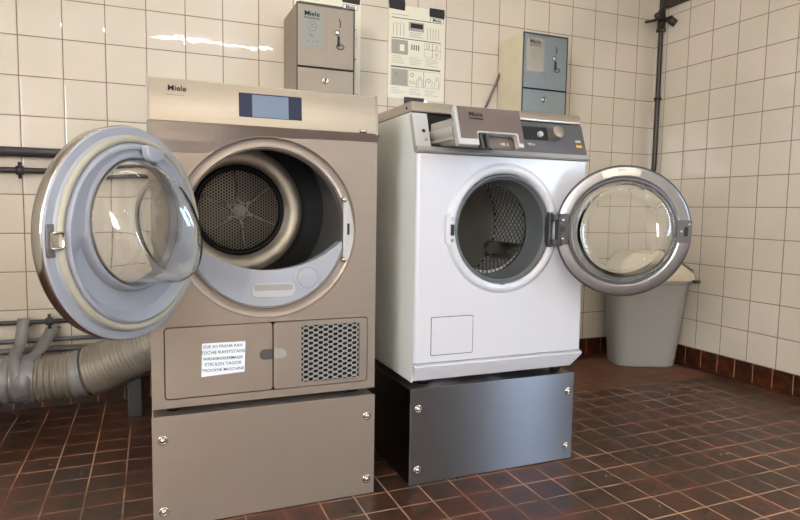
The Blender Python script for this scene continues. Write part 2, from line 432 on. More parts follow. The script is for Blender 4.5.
obj('valve_knob', bm, M['pipe'], t, smooth=True)
bm = BM(); tube(bm, smoothpath([(-.06, -.08, 1.88), (-.11, -.095, 1.855), (-.17, -.1, 1.838)], 4), [.009]*4+[.008]*4+[.006], 10)
obj('valve_handle', bm, M['pipe'], t, smooth=True)
bm = BM(); cyl(bm, (-.018, -.06, 1.44), (-.018, -.06, 1.455), .02); cyl(bm, (-.018, -.06, 1.447), (0, -.07, 1.447), .006, 8)
obj('pipe_clip', bm, M['pipe'], t, smooth=True)
bm = boxm(-.03, 0, -1.6, -.08, 1.935, 2.12)
tag(obj('wall_casing', bm, M['brownpanel'], bevel=.003, origin=(-.015, -.8, 1.945)), 'dark brown casing high on the right wall beside the corner pipe', 'casing')

# ------------------------------------------------------------------ exhaust duct
t = thing('exhaust_duct', 'fat dusty grey exhaust duct wrapped in tape running to the dryer', 'duct', (-3.2, -.2, .0))
DR = .082
ctrl = [(-4.3, -.2, .172), (-3.6, -.2, .17), (-3.2, -.2, .168), (-2.98, -.205, .17), (-2.87, -.22, .19), (-2.77, -.25, .235), (-2.66, -.29, .29), (-2.56, -.34, .335), (-2.5, -.385, .35)]
pth = smoothpath(ctrl, 40)
# resample evenly
res = [pth[0]]; acc = 0
for a, b in zip(pth, pth[1:]):
    d = (b-a).length; 
    while acc+d >= .004:
        q = (.004-acc)/d; a = a.lerp(b, q); res.append(a.copy()); d = (b-a).length; acc = 0
    acc += d
def rad(i, p):
    if p.x > -3.07:
        base = DR+ (.01 if p.x > -2.9 else .0)
        return base+.0035*math.cos(i*2*PI/ (5 if p.x < -2.9 else 4.01))+.002*math.sin(i*.21)
    return DR-.003+.0015*math.sin(i*.13)
bm = BM(); tube(bm, res, [rad(i, p) for i, p in enumerate(res)], 36); obj('hose', bm, M['duct'], t, smooth=True)
def band(x0, x1, name='tape_band', extra=.005):
    pts = [p for p in res if x0 <= p.x <= x1]; bm = BM(); tube(bm, pts, [DR+extra+.001*math.sin(i*.9) for i in range(len(pts))], 32, cap=False)
    obj(name, bm, M['ducttape'], t, smooth=True)
band(-3.11, -3.065); band(-2.945, -2.905, extra=.006); band(-3.17, -3.145)
def strap(pts, wdt, name='tape_strap'):
    sp = smoothpath(pts, 5); bm = BM(); rings = []
    for i, p in enumerate(sp):
        tt = (sp[min(i+1, len(sp)-1)]-sp[max(i-1, 0)]).normalized(); s = Vector((1, 0, 0)); s = (s-tt*s.dot(tt)).normalized()
        rings.append([p-s*wdt/2, p+s*wdt/2])
    loft(bm, rings, closed=False); obj(name, bm, M['ducttape'], t, smooth=True, solid=.0012)
strap([(-3.13, -.03, .33), (-3.13, -.045, .366), (-3.13, -.065, .35), (-3.135, -.1, .28), (-3.14, -.165, .258), (-3.13, -.25, .24), (-3.115, -.29, .17), (-3.11, -.26, .1)], .042)
strap([(-3.03, -.02, .315), (-3.035, -.035, .325), (-3.045, -.07, .3), (-3.065, -.15, .262), (-3.085, -.24, .248), (-3.1, -.29, .18), (-3.1, -.28, .12)], .045)
strap([(-3.215, -.18, .2551), (-3.22, -.24, .247), (-3.235, -.28, .2)], .03)
obj('support_leg', boxm(-2.765, -2.715, -.262, -.215, 0, .2), M['darkgrey'], t, bevel=.004)

# ------------------------------------------------------------------ plinths
def bolt(parent, x, y, z, name='bolt'):
    f = Frame((x, y, z), (1, 0, 0), (0, -1, 0)); bm = BM()
    lathe(bm, f, [(.0125, 0), (.0125, .002), (.010, .004), (.0075, .003), (.0065, .002), (.006, .006), (.003, .0085)], 20, cap0=True, cap1=True)
    obj(name, bm, M['tape_metal'], parent, smooth=True)
def plinth(x0, x1, yf, yb, z1, mat, sidemat, label):
    t = thing('machine_plinth', label, 'plinth', ((x0+x1)/2, (yf+yb)/2, 0), 'steel plinths under the machines')
    bm = BM(); box(bm, x0, x1, yf+.004, yb, 0, z1-.003); obj('frame', bm, sidemat, t, bevel=.003)
    obj('front_panel', boxm(x0-.001, x1+.001, yf-.002, yf+.002, .002, z1), mat, t, bevel=.0015)
    for x in (x0+.024, x1-.022):
        for z in (.047, .23): bolt(t, x, yf-.002, z)
    bm = BM()
    for i in range(6): box(bm, x0+.06+i*.08, x0+.1+i*.08, yf+.01, yf+.02, z1-.004, z1-.002)
    return t
plinth(-2.677, -2.097, -1.158, -.52, .289, M['steel'], M['steel'], 'warm grey brushed steel plinth with four bolts under the dryer')
plinth(-1.985, -1.407, -1.156, -.52, .289, M['steel_cool'], M['steel_cool'], 'brushed steel plinth with a blue sheen under the white washing machine')

def feet(t, x0, x1, yf, yb, z0, z1, mat):
    for x in (x0, x1):
        for y in (yf, yb):
            bm = BM(); cyl(bm, (x, y, z0), (x, y, z1), .019, 16); cyl(bm, (x, y, z1), (x, y, z1+.012), .010, 12)
            obj('foot', bm, mat, t, smooth=True, bevel=0)

# ------------------------------------------------------------------ DRYER
DX0, DX1, DY, DB = -2.676, -2.098, -1.16, -.50
DC = (-2.389, .753)
dr = thing('tumble_dryer', 'brushed steel tumble dryer with its round door open to the left', 'dryer', (-2.387, -.83, .289))
feet(dr, DX0+.05, DX1-.05, DY+.06, DB-.07, .289, .3005, M['black'])
# shell: five panels
bm = BM(); T_ = .003
box(bm, DX0, DX0+T_, DY+.004, DB, .311, 1.104); box(bm, DX1-T_, DX1, DY+.004, DB, .311, 1.104)
box(bm, DX0, DX1, DY+.004, DB, 1.1, 1.104); box(bm, DX0, DX1, DY+.004, DB, .311, .315); box(bm, DX0, DX1, DB-.004, DB, .311, 1.104)
obj('body', bm, M['steel'], dr, bevel=.002)
f = FY(DY)
bm = BM(); star_hole(bm, f, [(DX0, .514), (DX1, .514), (DX1, 1.0), (DX0, 1.0)], circle(DC, .2325), DC, 0, .006)
obj('front_panel', bm, M['steel'], dr)
bm = BM(); star_hole(bm, f, [(DX0, .309), (DX1, .309), (DX1, .514), (DX0, .514)], rrect(-2.647, -2.1195, .3295, .5115, .01), (-2.383, .42), 0, .006)
obj('lower_frame', bm, M['steel'], dr)
obj('lower_recess', boxm(-2.66, -2.105, DY+.02, DY+.021, .32, .513), M['blackgap'], dr)
# flaps
bm = BM(); poly(bm, f, [p for p in rrect(-2.6445, -2.3825, .332, .509, .008)], .001, .012)
obj('service_flap', bm, M['steel'], dr, bevel=.0012)
gx0, gx1, gz0, gz1 = -2.306, -2.1435, .342, .4965
bm = BM(); star_hole(bm, f, rrect(-2.3795, -2.122, .332, .509, .008), [(gx0, gz0), (gx1, gz0), (gx1, gz1), (gx0, gz1)], (-2.225, .42), .001, .008)
gf = obj('grille_flap', bm, M['steel'], dr)
bm = BM(); px, pz = .0272, .01405
cols = 13; rows = 12
for i in range(-1, 14):
    for j in range(-1, rows+1):
        cx = gx0+i*px/2; cz = gz0+.006+j*pz+(pz/2 if i % 2 else 0)
        if not (gx0-.008 < cx < gx1+.008 and gz0-.004 < cz < gz1+.004): continue
        hx = px/2; O = [(hx*.667, 0), (hx*.333, pz/2), (-hx*.333, pz/2), (-hx*.667, 0), (-hx*.333, -pz/2), (hx*.333, -pz/2)]
        O = [(a*1., b) for a, b in O]; I = [(a*.86, b*.64) for a, b in O]
        rings = [[f.p(cx+a, cz+b, w) for a, b in P] for P, w in ((O, -.004), (I, -.004), (I, -.006), (O, -.006))]
        loft(bm, rings, loop=True)
g = obj('grille', bm, M['midgrey'], gf)
# finger slots of the flaps
for x0, x1, nm, mt in ((-2.416, -2.383, 'finger_slot', M['panelgrey']), (-2.379, -2.3465, 'finger_slot', M['slot'])):
    bm = BM(); left = x0 < -2.4; pts = []
    cx = x0+.0125 if left else x1-.0125
    for i in range(13):
        a = R(90+180*i/12) if left else R(-90+180*i/12); pts.append((cx+.0125*math.cos(a), .4265+.0135*math.sin(a)))
    pts += [(x1, .413), (x1, .44)] if left else [(x0, .44), (x0, .413)]
    poly(bm, f, pts, .0018, .001); obj(nm, bm, mt, dr)
# note
nf = Frame((-2.5062, DY-.0014, .425), (1, 0, -.008), (0, -1, 0), (.008, 0, 1))
nt = obj('paper_note', polym(nf, [(-.054, -.044), (.052, -.038), (.054, .041), (-.052, .041)], .0008, .0006), M['note'], None, origin=(-2.506, DY-.002, .38))
tag(nt, 'handwritten white paper note taped on the dryer flap', 'note')
for s, v, m, sz in (('FÜR SO PRANK RAN', .0315, 'inkblue', .0105), ('TÜCHE KANYSTANS', .0165, 'inkgreen', .0118), ('WÄNGRODERMAGR', .0005, 'inkblue', .0105), ('STRÜLEN TAGOR', -.0135, 'inkblue', .0115), ('TROCKNE MASCHINE', -.0285, 'inkblue', .0105)):
    text('handwriting', s, nf, -.001, v, sz, M[m], nt, w=.001, bold=.004, sx=1.)
# overhanging trim between fascia and panel, then the fascia
def arcz(x):
    return DC[1]+math.sqrt(max(0, .2325**2-(x-DC[0])**2))
xa0 = DC[0]-math.sqrt(.2325**2-(.937-DC[1])**2)
low = [(DX0, .937), (xa0-.03, .937), (xa0-.012, .9385)]+[(xa0+(DC[0]+.02-xa0)*i/24, arcz(xa0+(DC[0]+.02-xa0)*i/24)+.0015) for i in range(1, 25)]+[(DC[0]+.06, .9855), (DC[0]+.12, .987), (DX1, .988)]
bm = BM(); ztop = 1.007
top = [bm.verts.new((x, DY-.020, ztop)) for x, z in low]
bot = [bm.verts.new((x, DY-.0015, z)) for x, z in low]; bk = [bm.verts.new((x, DY+.004, z)) for x, z in low]; tb = [bm.verts.new((x, DY+.004, ztop)) for x, z in low]
for i in range(len(low)-1):
    for a, b in ((top, bot), (bot, bk), (bk, tb), (tb, top)): bm.faces.new((a[i], a[i+1], b[i+1], b[i]))
for i in (0, -1): bm.faces.new((top[i], bot[i], bk[i], tb[i]))
obj('trim_panel', bm, M['steel'], dr)
bm = BM(); x0, x1 = DX0+.002, DX1-.009
v = [(x, y, z) for x in (x0, x1) for y, z in ((DY-.0205, 1.007), (DY-.012, 1.104), (DY-.008, 1.108), (DB, 1.108), (DB, 1.1042), (DY+.004, 1.1042), (DY+.004, 1.007))]
vs = [bm.verts.new(q) for q in v]; n_ = 7
bm.faces.new(vs[:n_]); bm.faces.new(vs[n_:][::-1])
for i in range(n_): bm.faces.new((vs[i], vs[(i+1) % n_], vs[n_+(i+1) % n_], vs[n_+i]))
fa = obj('fascia', bm, M['steel_light'], dr, bevel=.002)
for x in (DX0+.0005, DX1-.0115):
    bm = BM(); vs = [bm.verts.new(q) for q in ((x, DY-.022, 1.004), (x, DY-.0135, 1.1085), (x, DY+.01, 1.1085), (x, DY+.01, 1.004))]
    ws = [bm.verts.new(q.co+Vector((.006, 0, 0))) for q in vs]
    bm.faces.new(vs); bm.faces.new(ws[::-1])
    for i in range(4): bm.faces.new((vs[i], vs[(i+1) % 4], ws[(i+1) % 4], ws[i]))
    obj('fascia_end', bm, M['steel'], dr, bevel=.001)
ff = Frame((0, DY-.0205, 1.007), (1, 0, 0), (0, -.097, .0085), (0, .0085, .097))
sc = obj('display', polym(ff, rrect(-2.466, -2.31, .022, .081, .002), .0012, .002), M['screen'], dr)
obj('display_window', polym(ff, rrect(-2.434, -2.344, .023, .078, .001), .0016, .001), M['screen_l'], sc)
text('brand_lettering', 'Miele', ff, -2.608, .078, .0185, M['ink'], dr, bold=.016, sx=1.05)
obj('print_line', polym(ff, [(-2.632, .0615), (-2.593, .0615), (-2.593, .0625), (-2.632, .0625)], .0004, .0003), M['inkg'], dr)
lg = obj('logo_badge', polym(ff, rrect(-2.155, -2.136, .0015, .0095, .0005), .001, .001), M['ink'], dr)
obj('badge_window', polym(ff, rrect(-2.153, -2.138, .0055, .0085, .0002), .0014, .0005), M['paper'], lg)
# port: recess, opening, filter insert
fc = Frame((DC[0], DY, DC[1]), (1, 0, 0), (0, -1, 0))
bm = BM(); lathe(bm, fc, [(.2325, 0), (.2318, -.002), (.2300, -.0115), (.227, -.0135), (.211, -.0135), (.2085, -.0115), (.205, -.0125), (.2035, -.016), (.2035, -.05)], 120)
obj('port_ring', bm, M['steel'], dr, smooth=True).modifiers.new('es', 'EDGE_SPLIT').split_angle = R(40)
bm = BM(); lathe(bm, fc, [(.2085, -.0118), (.2078, -.0105), (.2065, -.0118)], 120); obj('port_seal', bm, M['black'], dr, smooth=True)
DZ = .796; fd = Frame((DC[0], DY, DZ), (1, 0, 0), (0, -1, 0))
bm = BM(); lathe(bm, fc, [(.2036, -.045), (.2045, -.055), (.235, -.07, 0, .02)], 96); lathe(bm, fd, [(.22, -.068, 0, -.03), (.283, -.085)], 96)
obj('port_tunnel', bm, M['midgrey_dark'], dr, smooth=True)
bm = BM(); lathe(bm, fd, [(.283, -.085), (.286, -.2), (.283, -.205), (.286, -.21), (.286, -.46), (.276, -.502)], 96); obj('drum', bm, M['darkdrum'], dr, smooth=True)
for k in range(3):
    bm = BM(); a = R(-75+120*k); c_, s_ = math.cos(a), math.sin(a)
    rings = []
    for w in (-.1, -.13, -.4, -.47):
        hgt = .0 if w in (-.1, -.47) else .05
        rings.append([fd.p(c_*(.286)+s_*.03, s_*(.286)-c_*.03, w), fd.p(c_*(.286-hgt), s_*(.286-hgt), w), fd.p(c_*.286-s_*.03, s_*.286+c_*.03, w)])
    loft(bm, rings, closed=False)
    obj('drum_rib', bm, M['darkdrum'], dr, smooth=True)
bm = BM(); lathe(bm, fd, [(.276, -.50), (.262, -.52), (.232, -.545), (.217, -.552), (.214, -.562)], 96); obj('drum_seal', bm, M['darkgrey'], dr, smooth=True)
bm = BM(); lathe(bm, fd, [(.217, -.562), (.213, -.572), (.205, -.581), (.158, -.590), (.152, -.586)], 96); obj('drum_back', bm, M['drumback'], dr, smooth=True)
ls = BM(); lathe(ls, fd, [(.155, -.588), (.155, -.578), (.150, -.572), (.140, -.572), (.136, -.582)], 96)
lsr = obj('lint_screen_rim', ls, M['black'], dr, smooth=True)
bm = BM(); lathe(bm, fd, [(.138, -.582), (.06, -.580), (.02, -.578)], 96, cap1=True); obj('lint_screen', bm, M['perf'], lsr, smooth=True)
bm = BM(); lathe(bm, fd, [(.024, -.58), (.024, -.572), (.021, -.566), (.015, -.566), (.013, -.569)], 32, cap1=True)
for k in range(6):
    a = R(8+60*k+30); cyl(bm, fd.p(.03*math.cos(a), .03*math.sin(a), -.574), fd.p(.128*math.cos(a), .128*math.sin(a), -.577), .0022, 8)
    cyl(bm, fd.p(.06*math.cos(a), .06*math.sin(a), -.574), fd.p(.06*math.cos(a), .06*math.sin(a), -.568), .006, 10)
    b = a+R(30); pts = []
    for i in range(9):
        q = R(-100+200*i/8); pts.append(fd.p((.042+.016*math.cos(q+PI))*math.cos(b)-.02*math.sin(q)*math.sin(b), (.042+.016*math.cos(q+PI))*math.sin(b)+.02*math.sin(q)*math.cos(b), -.572))
    tube(bm, pts, .0028, 8)
obj('screen_hub', bm, M['hub'], lsr, smooth=True)
# filter insert: crescent under the opening
RI = .2025
arc_c = (DC[0]+.012, 1.0); 
def arc_top(u):   # upper edge from the photo's curve
    k = (u-(-2.385)); return .645+ 1.72*k*k+ 8*k**4
pts_lo = []; n = 48
for i in range(n+1):
    a = R(180+22+ (360-2*22-180)*i/n) if False else R(193+ (346-193)*i/n)
    pts_lo.append((DC[0]+RI*math.cos(a), DC[1]+RI*math.sin(a)))
bm = BM(); fi = Frame((0, DY+.0135, 0), (1, 0, 0), (0, -1, 0))
fr0, fr1, bk0, bk1 = [], [], [], []
for (u, v) in pts_lo:
    tz = max(arc_top(u), v+.0005)
    fr0.append(bm.verts.new(fi.p(u, v, 0))); fr1.append(bm.verts.new(fi.p(u, tz, 0))); bk1.append(bm.verts.new(fi.p(u, tz-.004, -.055)))
for i in range(n):
    bm.faces.new((fr0[i], fr0[i+1], fr1[i+1], fr1[i])); bm.faces.new((fr1[i], fr1[i+1], bk1[i+1], bk1[i]))
fl = obj('lint_filter_insert', bm, M['bluegrey'], dr, solid=.004)
bm = BM(); poly(bm, fi, rrect(-2.434, -2.320, .574, .612, .017, 8), .0022, .002); ph = obj('filter_handle', bm, M['lightgrey'], fl, bevel=.002)
bm = BM(); poly(bm, fi, rrect(-2.427, -2.326, .592, .608, .0078, 8), .003, .0008); obj('handle_slot', bm, M['midgrey'], fl)
bm = BM(); fk = Frame((-2.286, DY+.0135, .621), (1, 0, 0), (0, -1, 0)); lathe(bm, fk, [(.036, 0), (.034, .002), (.030, .002), (.028, 0), (.0275, -.0), (.026, .003), (.022, .004)], 40, cap1=True); obj('filter_cap', bm, M['bluegrey'], fl, smooth=True)
# lock strip on the right, rating label below
bm = BM(); pts = [(DC[0]+.2275*math.cos(R(a)), DC[1]+.2275*math.sin(R(a))) for a in range(-23, 24, 2)]+[(DC[0]+.2, DC[1]+.088), (DC[0]+.2, DC[1]-.088)]
poly(bm, f, pts, -.010, .004); lk = obj('lock_strip', bm, M['lightgrey'], dr, bevel=.001)
bm = BM(); poly(bm, f, rrect(-2.1785, -2.1715, .737, .768, .002), -.0095, .002); obj('lock_slot', bm, M['black'], lk)
for z in (.832, .669): 
    bm = BM(); lathe(bm, Frame((-2.186, DY+.010, z), (1, 0, 0), (0, -1, 0)), [(.007, 0), (.006, .003), (.003, .004)], 16, cap1=True); obj('screw', bm, M['tape_metal'], lk, smooth=True)
lb = polym(Frame((0, DY+.0155, 0), (1, 0, 0), (0, -1, 0)), [(DC[0]+.2205*math.cos(R(a)), DC[1]+.2205*math.sin(R(a))) for a in range(252, 285, 3)]+[(DC[0]+.2125*math.cos(R(a)), DC[1]+.2125*math.sin(R(a))) for a in range(282, 251, -3)], .001, .0008)
lbl = obj('rating_label', lb, M['lightgrey'], dr)
text('label_print', 'Miele', Frame((0, DY+.0155, 0), (1, 0, 0), (0, -1, 0)), -2.378, .5375, .007, M['ink'], lbl, w=.0012, bold=.016)

# open door
A1 = R(49.9); e1 = (math.cos(A1), math.sin(A1), 0); nn = (math.sin(A1), -math.cos(A1), 0)
dc = Frame((-2.7037, -1.3344, .7485), e1, nn)
def bottom(a):
    d = abs(((a-R(262)+PI) % (2*PI))-PI); return max(0, min(1, (R(78)-d)/R(14)))
rings = []; N = 120
prof = [(.2215, -.012, 0, 0), (.2215, -.002, 0, 0), (.219, .001, 0, 0), (.204, .002, 0, 0), (.202, .008, 0, 0), (.189, .008, 0, 0), (.186, .016, 0, 0), (.181, .020, 0, 0), (.176, .020, 0, .3),
        (.168, .018, .006, 1), (.153, .016, .02, 1), (.146, .015, .024, .9), (.1425, .014, .025, .0), (.139, .018, .025, 0), (.134, .018, .025, 0), (.131, .012, .025, 0), (.130, .004, .025, 0), (.130, -.014, .025, 0), (.16, -.03, .01, 0), (.21, -.03, 0, 0)]
for r, w, vs_, dip in prof:
    ring = []
    for j in range(N):
        a = 2*PI*j/N; ring.append(dc.p(r*math.cos(a), r*math.sin(a)+vs_, w-.016*dip*bottom(a)))
    rings.append(ring)
bm = BM(); loft(bm, rings, loop=True)
dd = obj('door', bm, M['bluegrey'], dr, smooth=True)
md = dd.modifiers.new('es', 'EDGE_SPLIT'); md.split_angle = R(35)
bm = BM(); lathe(bm, dc, [(.2215, -.002), (.223, -.005), (.2235, -.010), (.2215, -.027), (.217, -.033), (.208, -.035), (.206, -.032), (.212, -.029), (.2165, -.026), (.218, -.012)], 120, loop=True)
obj('outer_ring', bm, M['chrome'], dd, smooth=True)
bm = BM(); lathe(bm, dc, [(.2065, -.034), (.1, -.036), (.001, -.036), (.001, -.0335), (.1, -.0335), (.2065, -.0315)], 96, loop=True); obj('front_glass', bm, M['glass'], dd, smooth=False)
bm = BM()
lathe(bm, dc, [(.1950+.0072*math.cos(R(a)), .0105+.0072*math.sin(R(a))) for a in range(0, 360, 30)], 120, loop=True); obj('door_seal', bm, M['seal'], dd, smooth=True)
bm = BM()
V = .026
lathe(bm, dc, [(.1305, .008, 0, V-.001), (.129, .022, 0, V-.001, .129, 0, -.01), (.1265, .038, 0, V-.002, .126, 0, -.05), (.123, .055, 0, V-.004, .1225, 0, -.11), (.1165, .072, 0, V-.008, .117, 0, -.17), (.108, .085, 0, V-.012, .110, 0, -.23),
               (.097, .0935, 0, V-.015, .101, 0, -.27), (.088, .094, 0, V-.017, .093, 0, -.29), (.079, .088, 0, V-.018, .085, 0, -.30), (.055, .078, 0, V-.018, .060, 0, -.34), (.02, .073, 0, V-.018, .022, 0, -.35), (.0005, .072, 0, V-.018, .0005, 0, -.35)], 96, cap1=True)
gl = obj('door_bowl', bm, M['glass2'], dd, smooth=True, solid=.003)
# latch and lug
bm = BM(); 
L = Frame(dc.p(-.207, -.005, .004), e1, nn)
poly(bm, L, rrect(-.011, .011, -.03, .03, .004), .001, .004); lt = obj('latch_plate', bm, M['ringmetal'], dd, bevel=.001)
bm = BM(); tube(bm, smoothpath([L.p(-.003, -.014, 0), L.p(-.003, -.014, .012), L.p(.012, -.012, .013), L.p(.012, .012, .013), L.p(-.003, .014, .012), L.p(-.003, .014, 0)], 4), .0025, 8)
box_c = L; poly(bm, L, rrect(-.007, .005, -.016, .016, .002), .01, .01)
obj('latch_hook', bm, M['chrome'], dd, smooth=False)
bm = BM(); G = Frame(dc.p(.03, .163, .020), e1, nn); poly(bm, G, [(-.028, .022), (.028, .014), (.026, -.004), (.008, -.014), (-.012, -.012), (-.024, .0)], .016, .018); obj('door_lug', bm, M['bluegrey'], dd, bevel=.005, seg=3)
# hinge arm joining door and body
bm = BM(); box(bm, -2.612, -2.585, -1.185, -1.14, .70, .80); obj('hinge', bm, M['darkgrey'], dr, bevel=.003)

# ------------------------------------------------------------------ WASHING MACHINE
WX0_, WX1_, WY, WB = -1.980, -1.388, -1.163, -.50
WC = (-1.692, .755)
wm = thing('washing_machine', 'white washing machine with its round door open to the right', 'washing machine', (-1.684, -.83, .289))
feet(wm, WX0_+.06, WX1_-.05, WY+.07, WB-.07, .289, .3, M['black'])
bm = BM()
for xa_ in (WX0_, WX1_-T_):
    poly(bm, Frame((xa_, 0, 0), (0, 1, 0), (-1, 0, 0)), [(WY+.012, .306), (WY+.012, .97), (-1.150, .99), (-1.1155, 1.085), (WB, 1.085), (WB, .306)], 0, T_) if xa_ < -1.5 else poly(bm, Frame((WX1_, 0, 0), (0, 1, 0), (1, 0, 0)), [(WY+.012, .363), (WY+.012, .97), (-1.150, .99), (-1.1155, 1.085), (WB, 1.085), (WB, .363)], 0, T_)
box(bm, WX0_, WX1_-.03, WY+.03, WB, .306, .31); box(bm, WX0_, WX1_, WB-.004, WB, .306, 1.085)
obj('body', bm, M['whiteside'], wm, bevel=.0015)
f = FY(WY)
bm = BM(); X0, X1 = WX0_+.014, WX1_-.014
star_hole(bm, f, [(X0, .3655), (X1, .3655), (X1, .966), (X0, .966)], circle(WC, .195), WC, 0)
# rounded vertical edges
rl = []
for i in range(7):
    a = R(90*i/6); rl.append((X0-.014*math.sin(a), WY+.014*(1-math.cos(a))))
rings = [[(x, y, .3655) for x, y in rl], [(x, y, .966) for x, y in rl]]; loft(bm, rings, closed=False)
rings = [[(X1+(X0-x), y, .3655) for x, y in rl], [(X1+(X0-x), y, .966) for x, y in rl]]; loft(bm, rings, closed=False)
bm.faces.new([bm.verts.new(q) for q in ((WX0_, WY+.014, .3655), (X0, WY, .3655), (X1, WY, .3655), (WX1_, WY+.014, .3655))])
bm.faces.new([bm.verts.new(q) for q in ((WX0_, WY+.014, .966), (X0, WY, .966), (X1, WY, .966), (WX1_, WY+.014, .966))])
obj('front_panel', bm, M['white'], wm, smooth=True).modifiers.new('es', 'EDGE_SPLIT').split_angle = R(30)
bm = BM()
P = [(WY+.004, .3625), (WY-.008, .357), (WY-.006, .351), (WY+.016, .310), (WY+.06, .307), (WY+.06, .3625)]
rings = [[(x, y, z) for y, z in P] for x in (WX0_+.004, WX1_-.001)]
rings[0] = [(WX0_+(0 if z > .35 else .004), y+(0), z) for y, z in P]; rings[1] = [(WX1_-(0 if z > .35 else .028), y, z) for y, z in P]
loft(bm, rings, cap0=True, cap1=True); obj('kick_panel', bm, M['white'], wm, bevel=.0015)
obj('panel_gap', boxm(WX0_+.004, WX1_-.004, WY+.008, WY+.02, .36, .368), M['blackgap'], wm)
fl0 = obj('service_flap_gap', polym(f, rrect(-1.9275, -1.7885, .385, .499, .004), .0004, .0008), M['darkgrey'], wm)
obj('service_flap', polym(f, rrect(-1.9255, -1.7905, .387, .497, .003), .0016, .003), M['white'], wm, bevel=.0008)
fw = Frame((WC[0], WY, WC[1]), (1, 0, 0), (0, -1, 0))
bm = BM(); lathe(bm, fw, [(.1955, 0), (.193, .001), (.190, .006), (.186, .009), (.178, .0105), (.172, .009), (.166, .004), (.163, -.004), (.163, -.03)], 120); obj('port_ring', bm, M['white'], wm, smooth=True)
fg = Frame((WC[0]-.003, WY, WC[1]-.003), (1, 0, 0), (0, -1, 0))
bm = BM(); lathe(bm, fg, [(.165, -.01), (.164, .003), (.161, .007), (.157, .007), (.155, .002), (.1535, -.002), (.151, -.001), (.149, -.006), (.148, -.04), (.146, -.065), (.141, -.078), (.140, -.086), (.146, -.092), (.17, -.096)], 120)
gk = obj('gasket', bm, M['rubber'], wm, smooth=True)
bm = BM(); lathe(bm, fg, [(.1405, -.084), (.138, -.088), (.1405, -.094)], 96); obj('drum_lip', bm, M['chrome'], wm, smooth=True)
bm = BM(); poly(bm, fg, [(-.012, -.16), (.012, -.16), (.003, -.172), (-.003, -.172)], .006, .006); obj('gasket_tab', bm, M['rubber'], wm, bevel=.001)
fdw = Frame((WC[0], WY, WC[1]+.005), (1, 0, 0), (0, -1, 0))
bm = BM(); lathe(bm, fdw, [(.140, -.093), (.19, -.1), (.222, -.115), (.228, -.14), (.228, -.42), (.21, -.44)], 120); obj('drum', bm, M['drum'], wm, smooth=True)
bm = BM(); lathe(bm, fdw, [(.22, -.43), (.15, -.435), (.06, -.42), (.02, -.41)], 96, cap1=True); obj('drum_back', bm, M['darkdrum'], wm, smooth=True)
for k in range(3):
    a = R(215+120*k); c_, s_ = math.cos(a), math.sin(a); rings = []; bm = BM()
    for w, h in ((-.12, .01), (-.15, .055), (-.38, .055), (-.43, .01)):
        rings.append([fdw.p(c_*.228+s_*.035, s_*.228-c_*.035, w), fdw.p(c_*(.228-h*.9)+s_*.014, s_*(.228-h*.9)-c_*.014, w), fdw.p(c_*(.228-h), s_*(.228-h), w), fdw.p(c_*(.228-h*.9)-s_*.014, s_*(.228-h*.9)+c_*.014, w), fdw.p(c_*.228-s_*.035, s_*.228+c_*.035, w)])
    loft(bm, rings, closed=False); obj('drum_rib', bm, M['chrome'], wm, smooth=True)
# lock strike
lc = obj('lock_plate', polym(f, rrect(-1.8895, -1.862, .708, .800, .012), .0085, .008), M['white'], wm, bevel=.001)
obj('lock_slot', polym(f, rrect(-1.8755, -1.8655, .735, .767, .0015), .0135, .006), M['black'], lc)
for z in (.784, .722):
    bm = BM(); lathe(bm, Frame((-1.8705, WY-.0120, z), (1, 0, 0), (0, -1, 0)), [(.005, 0), (.004, .002)], 12, cap1=True); obj('screw', bm, M['tape_metal'], lc)
# control panel: tilted
SL = .364
def py(z, proud=0): return -1.160+(z-.975)*SL-proud
fp = Frame((0, py(.975), .975), (1, 0, 0), (0, -1, SL), (0, SL, 1))
cp = BM(); k_ = math.sqrt(1+SL*SL)
fpz = lambda z: (z-.975)*k_
PX0, PX1 = WX0_, WX1_
# closed back shell with drawer opening on the left
def pbox(bm, x0, x1, z0, z1, proud=.0, thick=.02): poly(bm, fp, [(x0, fpz(z0)), (x1, fpz(z0)), (x1, fpz(z1)), (x0, fpz(z1))], proud, thick)
bm = BM(); pbox(bm, -1.735, PX1, .986, 1.083); panel = obj('control_panel', bm, M['panelgrey'], wm, bevel=.001)
bm = BM(); pbox(bm, PX0-.0006, -1.934, .986, 1.083, .0, .02); sp = obj('panel_end', bm, M['lightgrey'], wm, bevel=.001)
for x, z in ((-1.951, 1.031), (-1.946, 1.006)):
    bm = BM(); lathe(bm, Frame(fp.p(x, fpz(z), 0), (1, 0, 0), (0, -1, SL), (0, SL, 1)), [(.0055, .0), (.005, .0015)], 14, cap1=True); obj('screw_hole', bm, M['black'] if z > 1.02 else M['midgrey'], sp)
bm = BM()
P = [(py(.986)+.004, .987), (py(.986)-.008, .986), (py(.97)-.010, .974), (WY-.004, .968), (WY+.02, .968), (WY+.03, .987)]
rings = [[(x, y, z) for y, z in P] for x in (PX0-.0006, PX1+.0006)]; loft(bm, rings, cap0=True, cap1=True); obj('panel_ledge', bm, M['midgrey'], wm, bevel=.001)
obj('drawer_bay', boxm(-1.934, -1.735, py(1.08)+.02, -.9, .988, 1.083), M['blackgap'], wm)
db = obj('display_strip', polym(fp, [(-1.70, fpz(1.026)), (-1.527, fpz(1.026)), (-1.527, fpz(1.068)), (-1.70, fpz(1.068))], .0008, .001), M['black'], panel)
def knob(x, z, r, h, mat, name, parent):
    bm = BM(); fk = Frame(fp.p(x, fpz(z), 0), (1, 0, 0), (0, -1, SL), (0, SL, 1))
    lathe(bm, fk, [(r*1.05, 0), (r, h*.2), (r*.94, h*.95), (r*.85, h)], 32, cap1=True); obj(name, bm, mat, parent, smooth=True).modifiers.new('es', 'EDGE_SPLIT').split_angle = R(40)
